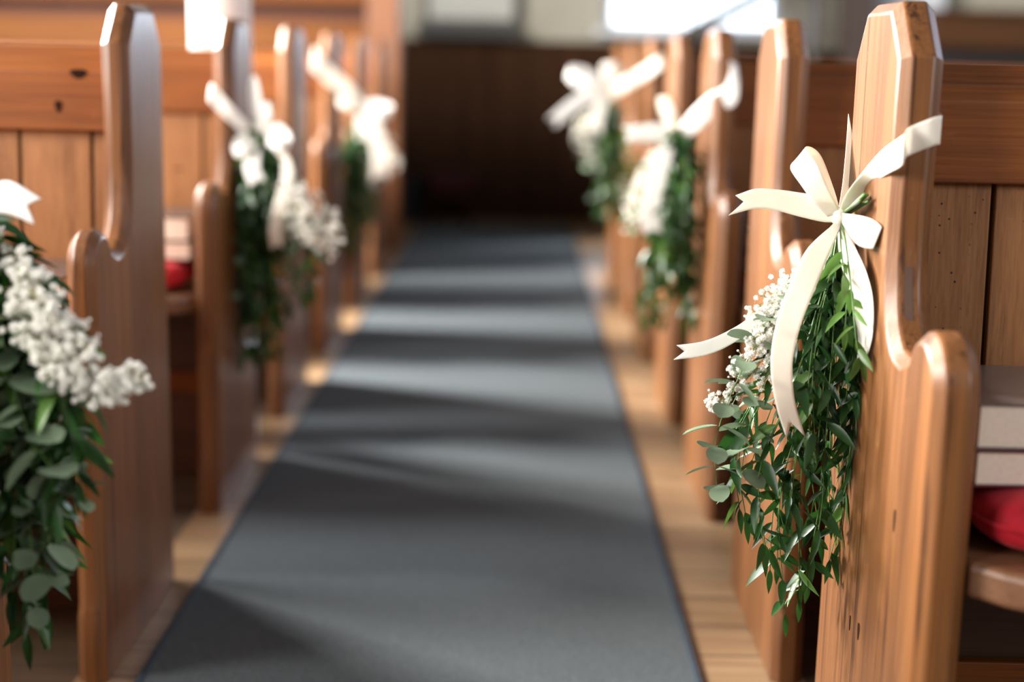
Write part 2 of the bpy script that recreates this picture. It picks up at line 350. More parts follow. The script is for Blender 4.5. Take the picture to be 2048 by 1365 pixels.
def pew_end_mb(x0, s, T):
    pr = end_profile(); cd = .0135; ins = inset(pr, cd); n = len(pr)
    rings = [(0, ins), (cd, pr), (T-cd, pr), (T, ins)]
    vs = [(x0+s*x, y, z) for x, R_ in rings for y, z in R_]
    fs = [(k*n+i, k*n+(i+1) % n, (k+1)*n+(i+1) % n, (k+1)*n+i) for k in range(3) for i in range(n)]
    fs += [tuple(range(n)), tuple(3*n+i for i in range(n))]
    mb = MB(); mb.add(vs, fs); return mb
LEN = 2.3
RAILP = [(-.139, .862), (-.139, .962), (-.124, .979), (-.112, .984), (-.096, 1.005), (-.072, 1.005), (-.072, .862)]
def make_pew(s, T):
    root = empty('church_pew')
    for nm, x0, ss in (('pew_end', 0, s), ('pew_end', s*LEN, s)):
        o = pew_end_mb(x0, ss, T).build(nm, M['post'], root, smooth='angle', bevel=.0025, seg=2)
    xa, xb = (T, LEN) if s > 0 else (-LEN, -T)
    mb = MB(); mb.prism_x(RAILP, xa, xb); mb.build('top_rail', M['rail'], root, bevel=.002)
    # boards
    mb = MB(); w = .125; x = xa - (.022 if s > 0 else 0)
    if s < 0: x = -T-.05-w*20
    while x < xb-.01:
        a, c = max(x+.003, xa), min(x+w-.003, xb)
        if c-a > .01:
            mb.prism_x([(-.122, .868), (-.122, .862), (-.150, .47), (-.132, .47), (-.104, .868)], a, c)
        x += w
    mb.prism_x([(-.112, .866), (-.140, .47), (-.134, .47), (-.106, .866)], xa, xb, 1)
    mb.build('back_panel', [M['panel'], M['gap']], root, bevel=.0015)
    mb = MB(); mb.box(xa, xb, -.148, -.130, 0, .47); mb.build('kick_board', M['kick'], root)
    mb = MB(); mb.box(xa, xb, -.165, -.147, .20, .25); mb.build('lower_rail', M['rail'], root, bevel=.003)
    # seat with its cut front corner
    q = lambda lst: [(s*a, b) for a, b in lst]
    mb = MB(); mb.prism_z(q([(T, -.14), (T, -.44), (T+.035, -.478), (T+.08, -.508), (T+.14, -.520), (LEN-.14, -.520), (LEN-.05, -.47), (LEN, -.425), (LEN, -.14)]), .445, .485)
    mb.build('seat', M['seat'], root, bevel=.008, seg=3)
    mb = MB(); mb.box(xa+.9, xa+.94, -.42, -.14, 0, .445); mb.build('seat_support', M['rail'], root)
    return root
XR, XL = .431, -.645
R_far = [1.885, 2.66, 3.49, 4.33, 5.17, 6.0, 6.85]
L_far = [1.74, 2.60, 3.47, 4.33, 5.20, 6.07, 6.93]
Rlab = ['nearest right pew, its scratched pine end carrying the sharp ribboned posy', 'pine pew on the right directly behind the nearest right pew, undecorated',
        'third pew on the right, its end hung with a blurred white-ribboned posy', 'fourth pew on the right, plain end just beyond the second right posy',
        'fifth pew on the right, its end hung with the farthest right posy', 'sixth pew on the right, plain end near the back of the church', 'last pew on the right beside the dark wainscot']
Llab = ['pew at the left frame edge, behind the large close posy', 'nearest fully seen left pew with a tall greyish-brown undecorated end',
        'left pew with a posy hanging from its end, in front of the white column', 'left pew just behind the white column, partly behind the posy',
        'left pew whose end carries the farthest left posy', 'second last left pew before the panelled screen', 'last left pew in front of the orange panelled screen']
pr_ = make_pew(1, .052); pl_ = make_pew(-1, .046)
for i, y in enumerate(R_far):
    o = pr_ if i == 0 else copy_tree(pr_); o.location = (XR, y, 0); tag(o, Rlab[i], 'pew', 'wooden church pews on the right of the aisle')
for i, y in enumerate(L_far):
    o = pl_ if i == 0 else copy_tree(pl_); o.location = (XL, y, 0); tag(o, Llab[i], 'pew', 'wooden church pews on the left of the aisle')

cv = [V((-.235, .84)), V((-.237, .79)), V((-.246, .742)), V((-.262, .708)), V((-.288, .686)), V((-.322, .681))]
pp_ = [crom(cv, t) for t in (.27, .32, .37, .42, .47, .52, .57)]
mb = MB(); mb.prism_x([(p.x-.0007, p.y) for p in pp_]+[(p.x+.004, p.y) for p in reversed(pp_)], .020, .0295); mb.build('wedge_plug', M['plug'], pr_)
def wood_knot(parent, c, n_axis, ru, rw):
    mb = MB(); k = 20; vs = []; off_ = V(parent.location)
    for j in range(k):
        a = 2*math.pi*j/k; q = 1+.12*math.sin(3*a)
        u = V((math.cos(a)*ru*q, 0, math.sin(a)*rw*q)) if n_axis == 'y' else V((0, math.cos(a)*ru*q, math.sin(a)*rw*q))
        vs.append(V(c)+u-off_)
    d = V((0, -.0006, 0)) if n_axis == 'y' else V((-.0006, 0, 0))
    mb.add(vs+[v+d for v in vs], [tuple(range(k, 2*k)), tuple(range(k-1, -1, -1))]+[(i, (i+1) % k, k+(i+1) % k, k+i) for i in range(k)])
    o = mb.build('wood_knot', M['knot'], parent); o['label'] = 'dark knot in the wood'; return o
root_L1 = [o for o in bpy.data.objects if o.parent is None and o.get('label') == Llab[1]][0]
root_L2 = [o for o in bpy.data.objects if o.parent is None and o.get('label') == Llab[2]][0]
yf = L_far[1]-.139-.0002
wood_knot(root_L1, P(157, 147, yf), 'y', .0145, .008); wood_knot(root_L1, P(117, 212, yf), 'y', .0065, .010)
wood_knot(root_L2, P(358, 342, L_far[2]-.131), 'y', .010, .009)
wood_knot(pr_, PX(1717, 1262, XR-.0002), 'x', .0045, .011); wood_knot(pr_, PX(1789, 1040, XR-.0002), 'x', .003, .013); wood_knot(pr_, PX(1700, 1245, XR-.0002), 'x', .0022, .010)
# kneeler cushions and books on the seats
def cushion_mesh():
    bm = bmesh.new(); bmesh.ops.create_uvsphere(bm, u_segments=48, v_segments=24, radius=1)
    def sg(v, p): return math.copysign(abs(v)**p, v)
    for v in bm.verts:
        x, y, z = v.co
        v.co = V((sg(x, .45)*.165, sg(y, .45)*.115, sg(z, .62)*.032*(1+.12*math.cos(x*2.2))))
    me = bpy.data.meshes.new('cushion'); bm.to_mesh(me); bm.free()
    me.polygons.foreach_set('use_smooth', [True]*len(me.polygons)); return me
CM = cushion_mesh()
def make_cushion():
    root = empty('kneeler_cushion'); o = link('cushion_body', CM, M['red'], root); o.location = (0, 0, .0325)
    mb = MB(); pts = []
    for i in range(61):
        a = 2*math.pi*i/60; sg = lambda v, p: math.copysign(abs(v)**p, v)
        pts.append(V((sg(math.cos(a), .45)*.167, sg(math.sin(a), .45)*.117, .034)))
    mb.tube(pts, .0028, k=6); mb.build('piping', M['red'], root, smooth=True)
    return root
def make_book(w, d, h, cm):
    root = empty('hymn_book')
    mb = MB(); mb.box(-w/2+.003, w/2-.002, -d/2+.003, d/2-.003, .003, h-.003); mb.build('page_block', M['pages'], root)
    mb = MB(); mb.box(-w/2, w/2, -d/2, d/2, 0, .003); mb.box(-w/2, w/2, -d/2, d/2, h-.003, h); mb.box(w/2-.003, w/2, -d/2, d/2, .003, h-.003)
    mb.build('cover', cm, root, bevel=.0008)
    return root
kc = make_cushion(); b1 = make_book(.145, .20, .042, M['maroon']); b2 = make_book(.150, .205, .052, M['cover'])
names = {('R', 0): 'nearest right pew', ('R', 1): 'second right pew', ('R', 2): 'third right pew', ('L', 1): 'left pew behind the close left posy', ('L', 2): 'left pew hung with the middle posy'}
first = True
for (side, i), nm in names.items():
    far = (R_far if side == 'R' else L_far)[i]; s = 1 if side == 'R' else -1; x = (XR if side == 'R' else XL)
    k, c1, c2 = (kc, b1, b2) if first else (copy_tree(kc), copy_tree(b1), copy_tree(b2)); first = False
    k.location = (x+s*(T+.19), far-.335, .4856)
    c1.location = (x+s*(T+.092), far-.285, .5505); c2.location = (x+s*(T+.095), far-.285, .5930)
    k.rotation_euler.z = s*.03
    c1.rotation_euler.z = .02 if s > 0 else math.pi; c2.rotation_euler.z = 0 if s > 0 else math.pi-.02
    tag(k, 'red velvet cushion on the seat of the '+nm, 'cushion', 'red cushions on the pew seats')
    tag(c1, 'maroon lower book on the cushion of the '+nm, 'book', 'books stacked on the pew cushions')
    tag(c2, 'grey-brown upper book on the cushion of the '+nm, 'book', 'books stacked on the pew cushions')

# ------------------------------------------------------------------ ribbons
def ribbon(name, A, B, material, parent, notch=0, n=36, m_=8, belly=0, solid=.0005):
    mb = MB(); vs = []
    for i in range(n+1):
        for j in range(m_+1):
            u = j/m_; te = 1-notch*(1-abs(2*u-1)); t = i/n*te
            a, b2_ = crom(A, t), crom(B, t); p = a.lerp(b2_, u)
            if belly: p = p + V((0, -1, 0))*belly*math.sin(math.pi*u)
            vs.append(p)
    w = m_+1
    mb.add(vs, [(i*w+j, i*w+j+1, (i+1)*w+j+1, (i+1)*w+j) for i in range(n) for j in range(m_)])
    org = V(parent.location); mb.v = [tuple(V(v)-org) for v in mb.v]
    o = mb.build(name, material, parent, smooth=True, fix=False)
    s = o.modifiers.new('s', 'SOLIDIFY'); s.thickness = solid; s.offset = 0
    return o
def knot(parent, c, r, material, ax=(1, .1, -.2)):
    mb = MB(); bm = bmesh.new(); bmesh.ops.create_icosphere(bm, subdivisions=3, radius=1)
    vs = []
    for v in bm.verts:
        q = v.co; k = 1+.12*math.sin(q.z*7+q.x*3)
        vs.append(V(c)+V((q.x*r*.85*k, q.y*r*.8*k, q.z*r*1.1))-V(parent.location))
    mb.add(vs, [tuple(v.index for v in f.verts) for f in bm.faces]); bm.free()
    return mb.build('ribbon_knot', material, parent, smooth=True)

# ------------------------------------------------------------------ foliage
def leaf(mb, base, d, nrm, L_, W, mi, kind='pointed', droop=.25, fold=.18, n=7):
    d = d.normalized(); side = d.cross(nrm)
    if side.length < 1e-4: side = d.cross(V((0, 0, 1)))
    if side.length < 1e-4: side = V((1, 0, 0))
    side.normalize(); up = side.cross(d).normalized()
    vs = []; cur = V(base); step = L_/n; dd = d.copy()
    for i in range(n+1):
        t = i/n
        if kind == 'pointed': w = (math.sin(math.pi*min(1, t**.72))**.9)*(1-.15*t)
        else: w = math.sqrt(max(0, 1-(2*t-1)**2))*(.9+.1*t)
        w = max(w, 0 if i == n and kind == 'pointed' else .10)*W/2
        up2 = side.cross(dd).normalized()
        vs += [cur+side*w+up2*w*fold*2, cur.copy(), cur-side*w+up2*w*fold*2]
        dd = (dd+V((0, 0, -1))*droop/n-up2*.12/n).normalized(); cur = cur+dd*step
    mb.add(vs, [(3*i+a, 3*i+a+1, 3*i+a+4, 3*i+a+3) for i in range(n) for a in (0, 1)], mi)
def path(pts, n=24): return [crom(pts, i/n) for i in range(n+1)]
def rnd_dir(rg): 
    while True:
        v = V((rg.uniform(-1, 1), rg.uniform(-1, 1), rg.uniform(-1, 1)))
        if .1 < v.length < 1: return v.normalized()
def sprig(name, pts, parent, rg, kind, count, L_, W, t0=.2, mats=None, spread=.9, r=.0012):
    mb = MB(); pp = path(pts, 26); org = V(parent.location); pp = [p-org for p in pp]
    mb.tube(pp, r, 0, 5, r*.5)
    phi = rg.uniform(0, 6.28)
    for i in range(count):
        t = t0+(1-t0)*(i+.5)/count; x = t*26; k = min(int(x), 25); b = pp[k].lerp(pp[k+1], x-k); tg = (pp[k+1]-pp[k]).normalized()
        a = tg.cross(V((0, 1, .1))).normalized(); c = tg.cross(a)
        if kind == 'euc':
            phi += math.pi/2+rg.uniform(-.3, .3)
            for q in (0, math.pi):
                od = (a*math.cos(phi+q)+c*math.sin(phi+q)); d = (od*.95+tg*.25+rnd_dir(rg)*.15)
                sz = rg.uniform(.85, 1.15)*(1-.2*t)
                nr = (tg*-1+rnd_dir(rg)*.35)
                leaf(mb, b+d*.003, d, nr, L_*sz, W*sz, 1, 'round', .15, .08, 8)
        else:
            phi += 2.4+rg.uniform(-.5, .5)
            od = a*math.cos(phi)+c*math.sin(phi); d = od*spread*rg.uniform(.7, 1.5)+tg*rg.uniform(.3, 1.2)+V((0, 0, rg.uniform(-.5, .2)))
            sz = rg.uniform(.75, 1.25)*(1-.12*t)
            nr = (V((-.3, -.8, .6))+rnd_dir(rg)*1.3)
            leaf(mb, b, d, nr, L_*sz, W*sz*rg.uniform(.75, 1.15), 1 if rg.random() > .13 else 2, 'pointed', rg.uniform(.1, .6), rg.uniform(.08, .3))
    if kind == 'rus':
        tg = (pp[-1]-pp[-2]).normalized(); leaf(mb, pp[-1], tg, V((0, -1, .3)), L_*.7, W*.6, 1)
    mts = mats or ([M['stem'], M['euc'], M['euc']] if kind == 'euc' else [M['stem'], M['ruscus'], M['lime']])
    return mb.build(name, mts, parent, smooth=True, fix=False)
def blossom(mb, c, r, rg, mi=1):
    # ruffled double flower: small core with many short petals
    ax = rnd_dir(rg)
    bm = bmesh.new(); bmesh.ops.create_icosphere(bm, subdivisions=1, radius=r*.72)
    mb.add([V(c)+v.co for v in bm.verts], [tuple(v.index for v in f.verts) for f in bm.faces], mi); bm.free()
    for k in range(16):
        z = 1-2*(k+.5)/16; a = k*2.4+rg.uniform(-.3, .3); q = math.sqrt(1-z*z)
        d = V((q*math.cos(a), q*math.sin(a), z)); s = d.cross(rnd_dir(rg)).normalized(); u = d.cross(s)
        b = V(c)+d*r*.5; e = V(c)+d*r*rg.uniform(.95, 1.2)
        w = r*.42
        mb.add([b+s*w*.6, b-s*w*.6, e-s*w+u*w*.35, e+u*-w*.2, e+s*w+u*w*.35], [(0, 1, 2, 3, 4)], mi)
def gyp(name, pts, parent, rg, nbl, spread, r=.0034, t0=.45, gaps=None):
    """one baby's-breath spray: main stem, hair-thin side stems, blossoms"""
    st = MB(); bl = MB(); org = V(parent.location); pp = [p-org for p in path(pts, 20)]
    st.tube(pp, .0009, 0, 5, .0005)
    for i in range(nbl):
        t = t0+(1-t0)*rg.random(); x = t*20; k = min(int(x), 19); b = pp[k].lerp(pp[k+1], x-k); tg = (pp[k+1]-pp[k]).normalized()
        d = (rnd_dir(rg)+tg*.55).normalized(); c = b+d*spread*rg.uniform(.3, 1)*(1.15-.4*t)
        mid = b.lerp(c, .5)+tg*.004
        st.tube([b-tg*.006, mid, c], .00032, 0, 3)
        blossom(bl, c, r*rg.uniform(.75, 1.2), rg)
        if rg.random() < .25:
            c2 = c+rnd_dir(rg)*.008; st.tube([mid, c2], .00025, 0, 3); blossom(bl, c2, r*.45, rg)
    o = st.build(name, [M['twig']], parent, smooth=True, fix=False)
    bl.build('blossoms', [M['twig'], M['blossom']], o, smooth=False, fix=False)
    return o
def cut_stems(parent, K, top, rg, n=9):
    mb = MB(); org = V(parent.location)
    for i in range(n):
        j = V((rg.uniform(-1, 1), rg.uniform(-1, 1), 0)); e = top+V((j.x*.008, j.y*.012, rg.uniform(-.008, .006)))
        low = K+V((j.x*.010, .008+j.y*.006, -.05))
        mb.tube([low-org, K+j*.005-org, e-org], .0021, 0 if i % 4 else 1, 6)
    mb.build('cut_stems', [M['stem'], M['cutstem']], parent, smooth=True)

GROUP = 'posies tied to the pew ends'
# ============ R1, the sharp posy on the nearest right pew
rg = random.Random(4)
K = P(1679, 436, 1.80)
g = empty('pew_posy', tuple(K)); tag(g, 'sharp hanging posy of leaves and tiny white flowers with ivory bow on nearest right pew', 'posy', GROUP)
def E(lst, Y=None): return [P(*(p if len(p) == 3 else (*p, Y))) for p in lst]
iv = M['ivory']
# upper loop: back layer up, fold, front layer down
ribbon('bow_loop', E([(1664, 424, 1.800), (1640, 378, 1.815), (1606, 330, 1.822), (1590, 322, 1.818), (1581, 338, 1.805), (1600, 368, 1.79), (1627, 405, 1.785), (1655, 434, 1.79)]),
       E([(1680, 422, 1.805), (1668, 380, 1.825), (1645, 318, 1.835), (1626, 296, 1.828), (1611, 297, 1.81), (1636, 330, 1.785), (1657, 378, 1.78), (1681, 425, 1.79)]), iv, g, n=48)
ribbon('bow_loop', E([(1684, 440, 1.79), (1705, 440, 1.765), (1735, 448, 1.725), (1755, 453, 1.69), (1763, 454, 1.675), (1742, 438, 1.695), (1712, 430, 1.74), (1684, 426, 1.78)]),
       E([(1684, 455, 1.79), (1705, 470, 1.77), (1725, 488, 1.735), (1738, 495, 1.71), (1746, 499, 1.69), (1720, 493, 1.71), (1702, 476, 1.745), (1684, 448, 1.78)]), iv, g, n=48)
ribbon('ribbon_tail', E([(1672, 418), (1640, 394), (1590, 384), (1550, 379), (1510, 378), (1471, 391)], 1.795), E([(1676, 445), (1645, 444), (1600, 434), (1550, 421), (1510, 418), (1457, 431)], 1.795), iv, g, notch=.10)
ribbon('ribbon_tail', E([(1676, 442, 1.785), (1641, 471, 1.77), (1611, 503, 1.75), (1588, 550, 1.73), (1561, 617, 1.71), (1544, 690, 1.70), (1542, 749, 1.695), (1553, 816, 1.695), (1573, 879, 1.70)]),
       E([(1684, 447, 1.785), (1674, 474, 1.77), (1657, 512, 1.75), (1635, 567, 1.73), (1605, 640, 1.71), (1588, 705, 1.70), (1585, 749, 1.695), (1591, 808, 1.695), (1611, 875, 1.70)]), iv, g, notch=.06)
ribbon('ribbon_tail', E([(1675, 447, 1.785), (1678, 504, 1.765), (1692, 566, 1.745), (1710, 636, 1.73), (1716, 690, 1.725), (1711, 736, 1.725)]),
       E([(1690, 452, 1.79), (1715, 504, 1.735), (1734, 549, 1.695), (1746, 603, 1.675), (1745, 670, 1.675), (1731, 728, 1.69)]), iv, g, notch=.07)
ribbon('ribbon_tail', E([(1672, 452, 1.81), (1620, 510, 1.82), (1585, 552, 1.82), (1541, 596, 1.815), (1494, 639, 1.80), (1447, 667, 1.79), (1403, 684, 1.785), (1353, 691, 1.78)]),
       E([(1682, 462, 1.81), (1650, 540, 1.82), (1612, 590, 1.82), (1568, 622, 1.815), (1508, 660, 1.80), (1450, 696, 1.79), (1403, 713, 1.785), (1347, 720, 1.78)]), M['whiteribbon'], g, notch=.05)
# strap: knot, over the aisle face, across the front of the post, round the outside
ribbon('strap', [P(1676, 428, 1.80), P(1690, 392, 1.79), P(1717, 354, 1.76), PX(1763, 302, .427), PX(1806, 271, .428), V((.4445, 1.6455, 0))+V((0, 0, P(1836, 255, 1.646).z)), P(1868, 234, 1.6455), V((.4855, 1.665, P(1876, 229, 1.66).z)), V((.4855, 1.75, P(1876, 229, 1.66).z+.01))],
       [P(1692, 432, 1.80), P(1726, 392, 1.79), P(1748, 368, 1.76), PX(1773, 349, .427), PX(1804, 331, .428), V((.4445, 1.6455, 0))+V((0, 0, P(1834, 314, 1.646).z)), P(1866, 292, 1.6455), V((.4855, 1.665, P(1874, 287, 1.66).z)), V((.4855, 1.75, P(1874, 287, 1.66).z+.01))], iv, g, n=60)
ribbon('strap', [P(1697, 228, 1.893), P(1692, 300, 1.86), P(1685, 370, 1.83), P(1676, 425, 1.805)], [P(1704, 268, 1.889), P(1701, 330, 1.885), P(1695, 385, 1.86), P(1684, 432, 1.82)], iv, g)
knot(g, P(1679, 437, 1.79), .011, iv)
cut_stems(g, K+V((.004, .012, 0)), P(1726, 396, 1.74), rg, 12)
S1 = lambda *p: [K.copy()]+[P(q[0], q[1], min(q[2], .412*2844/max(1, q[0]-1044))) for q in p]
rus = [((1650, 560, 1.80), (1560, 740, 1.76), (1480, 900, 1.74), (1492, 1040, 1.74)),
       ((1650, 560, 1.78), (1590, 760, 1.74), (1520, 940, 1.73), (1530, 1090, 1.73)),
       ((1660, 560, 1.80), (1610, 800, 1.76), (1560, 1000, 1.75), (1570, 1230, 1.76)),
       ((1665, 560, 1.80), (1620, 800, 1.75), (1600, 1000, 1.75), (1598, 1200, 1.76)),
       ((1670, 560, 1.80), (1650, 800, 1.76), (1640, 1000, 1.76), (1612, 1150, 1.77)),
       ((1680, 560, 1.80), (1680, 800, 1.78), (1690, 960, 1.78), (1690, 1130, 1.78)),
       ((1690, 560, 1.80), (1710, 760, 1.79), (1712, 900, 1.78), (1700, 1020, 1.77)),
       ((1690, 560, 1.79), (1715, 720, 1.77), (1720, 820, 1.76), (1715, 930, 1.76)),
       ((1685, 540, 1.77), (1700, 640, 1.74), (1700, 720, 1.74), (1690, 820, 1.74)),
       ((1672, 540, 1.77), (1668, 640, 1.74), (1660, 760, 1.73), (1650, 900, 1.73)),
       ((1665, 540, 1.77), (1640, 640, 1.74), (1625, 760, 1.72), (1630, 880, 1.72)),
       ((1660, 540, 1.82), (1620, 640, 1.82), (1590, 800, 1.80), (1560, 960, 1.79)),
       ((1660, 540, 1.82), (1610, 640, 1.83), (1560, 800, 1.81), (1520, 920, 1.80)),
       ((1640, 540, 1.84), (1580, 660, 1.84), (1520, 780, 1.82), (1470, 870, 1.81)),
       ((1670, 560, 1.83), (1640, 760, 1.83), (1620, 900, 1.82), (1640, 1080, 1.80)),
       ((1680, 560, 1.83), (1670, 760, 1.84), (1660, 900, 1.83), (1670, 1040, 1.80)),
       ((1660, 600, 1.78), (1600, 800, 1.77), (1550, 1000, 1.76), (1540, 1140, 1.76)),
       ((1690, 580, 1.80), (1700, 780, 1.80), (1690, 980, 1.79), (1660, 1120, 1.78)),
       ((1670, 560, 1.78), (1630, 700, 1.75), (1600, 860, 1.74), (1580, 1020, 1.74)),
       ((1690, 540, 1.78), (1705, 620, 1.76), (1712, 690, 1.75), (1722, 790, 1.76))]
for i, q in enumerate(rus):
    n_ = 17 if q[-1][1] > 1000 else 14
    sprig('ruscus_sprig', S1(*q), g, rg, 'rus', n_, .050, .0145, t0=.14)
    jx, jy = rg.uniform(-16, 16), rg.uniform(-30, 30)
    if i % 3 < 2:
        q2 = [(a+jx*(j+1)/len(q), b2+jy*(j+1)/len(q), Y_+rg.uniform(-.015, .02)) for j, (a, b2, Y_) in enumerate(q)]
        sprig('ruscus_sprig', S1(*q2), g, rg, 'rus', n_-2, .048, .0140, t0=.2)
for q in (((1682, 500, 1.755), (1693, 580, 1.725), (1690, 660, 1.715)), ((1690, 480, 1.75), (1705, 600, 1.70), (1712, 680, 1.685), (1722, 720, 1.68))):
    sprig('ruscus_sprig', S1(*q), g, rg, 'rus', 7, .042, .014, t0=.3, mats=[M['stem'], M['lime'], M['lime']], r=.0015)
for q, n_, L_ in ((((1610, 520, 1.80), (1540, 640, 1.76), (1475, 760, 1.735), (1432, 880, 1.73), (1434, 990, 1.73)), 9, .046),
              (((1640, 520, 1.79), (1590, 600, 1.77), (1545, 720, 1.75), (1500, 850, 1.74), (1480, 960, 1.74)), 8, .044),
              (((1640, 540, 1.84), (1560, 640, 1.83), (1500, 740, 1.81), (1455, 830, 1.80)), 6, .042)):
    sprig('eucalyptus_sprig', S1(*q), g, rg, 'euc', n_, L_, L_*.78, t0=.36, r=.0011)
for q, nb_, sp in ((((1620, 500, 1.80), (1560, 580, 1.78), (1510, 620, 1.765)), 48, .028),
                   (((1620, 520, 1.79), (1570, 620, 1.765), (1510, 680, 1.755)), 90, .028),
                   (((1620, 540, 1.79), (1560, 640, 1.76), (1480, 740, 1.75)), 95, .026),
                   (((1620, 560, 1.79), (1540, 700, 1.76), (1470, 780, 1.745), (1420, 815, 1.74)), 70, .021),
                   (((1620, 560, 1.78), (1560, 700, 1.75), (1510, 800, 1.74)), 34, .020),
                   (((1650, 520, 1.79), (1600, 560, 1.79), (1555, 570, 1.78)), 14, .018)):
    gyp('babys_breath_spray', S1(*q), g, rg, nb_, sp)

# ============ posies seen out of focus: same materials, own bows
def posy(Kp, label, rus_, euc_, gyp_, ribbons, seed, top, mono=None, leafL=.046, br=.0036):
    rg = random.Random(seed); K = P(*Kp)
    g = empty('pew_posy', tuple(K)); tag(g, label, 'posy', GROUP)
    S = lambda q: [K.copy()]+[P(*p) for p in q]
    for q in rus_:
        for _ in (0, 1):
            q = [(a+rg.uniform(-9, 9), b2+rg.uniform(-12, 12), Y_+rg.uniform(-.02, .02)) for a, b2, Y_ in q]
            sprig('ruscus_sprig', S(q), g, rg, 'rus', 16, leafL, .0175, t0=.12)
    for q, n_, L_ in euc_: sprig('eucalyptus_sprig', S(q), g, rg, 'euc', n_, L_, L_*.8, t0=.3)
    for q, nb_, sp in gyp_: gyp('babys_breath_spray', S(q), g, rg, nb_, sp, r=br)
    for nm, A, B, nt_, mt in ribbons: ribbon(nm, E(A), E(B), mt, g, notch=nt_)
    knot(g, K+V((0, -.01, 0)), .012, ribbons[0][4])
    cut_stems(g, K+V((0, .012, 0)), P(*top), rg)
    return g
wr, ir = M['whiteribbon'], M['ivory']
def fan(x0, x1, y0, y1, Y, n, seed, out=0, mid=.5, bulge=0):
    """stems falling from the knot: ends spread between x0..x1 and y0..y1"""
    r_ = random.Random(seed); res = []
    for i in range(n):
        t = (i+.5)/n; ex = x0+(x1-x0)*t+r_.uniform(-6, 6); ey = y0+(y1-y0)*r_.random(); YY = Y+r_.uniform(-.04, .04)
        res.append((ex, ey, YY))
    return res
def stems(K, ends, bulge=0):
    out = []
    for ex, ey, Y in ends:
        kx, ky, kY = K
        out.append([(kx+(ex-kx)*.35+bulge*.6, ky+(ey-ky)*.25, kY*.6+Y*.4), (kx+(ex-kx)*.8+bulge, ky+(ey-ky)*.6, Y), (ex, ey, Y)])
    return out
# R3
K3 = (1352, 268, 3.36)
posy(K3, 'blurred posy with white bow and long straight tail on third right pew', stems(K3, fan(1290, 1392, 520, 650, 3.34, 16, 1)+fan(1310, 1390, 420, 560, 3.30, 10, 2)+fan(1340, 1390, 330, 480, 3.33, 6, 12)),
     [(stems(K3, [(1262, 470, 3.32)])[0], 7, .038)],
     [([(1310, 330, 3.34), (1275, 390, 3.33), (1262, 450, 3.33)], 45, .035), ([(1320, 330, 3.34), (1290, 400, 3.30), (1275, 440, 3.30)], 22, .03)],
     [('strap', [(1352, 262, 3.34), (1380, 225, 3.30), (1418, 190, 3.27), (1450, 172, 3.245), (1462, 135, 3.235), (1458, 122, 3.25)], [(1362, 285, 3.34), (1398, 262, 3.30), (1432, 228, 3.27), (1470, 210, 3.245), (1478, 175, 3.235), (1474, 128, 3.25)], 0, wr),
      ('ribbon_tail', [(1348, 252, 3.34), (1310, 246, 3.32), (1275, 250, 3.31), (1245, 252, 3.31)], [(1352, 282, 3.34), (1310, 284, 3.32), (1275, 282, 3.31), (1250, 286, 3.31)], .12, wr),
      ('bow_loop', [(1340, 262, 3.35), (1322, 232, 3.36), (1314, 206, 3.36), (1318, 196, 3.34), (1332, 236, 3.32), (1350, 262, 3.33)], [(1352, 262, 3.35), (1348, 232, 3.37), (1340, 200, 3.37), (1336, 194, 3.34), (1352, 225, 3.32), (1358, 258, 3.33)], 0, ir),
      ('ribbon_tail', [(1340, 280, 3.33), (1318, 300, 3.30), (1300, 345, 3.28), (1286, 400, 3.27), (1283, 440, 3.27), (1290, 470, 3.27)], [(1358, 285, 3.33), (1348, 310, 3.30), (1336, 350, 3.28), (1326, 400, 3.27), (1322, 440, 3.27), (1326, 468, 3.27)], .06, wr),
      ('ribbon_tail', [(1345, 280, 3.35), (1290, 320, 3.36), (1262, 380, 3.34), (1262, 430, 3.33)], [(1350, 292, 3.35), (1310, 335, 3.36), (1284, 385, 3.34), (1284, 425, 3.33)], .08, ir)], 31, (1378, 248, 3.33))
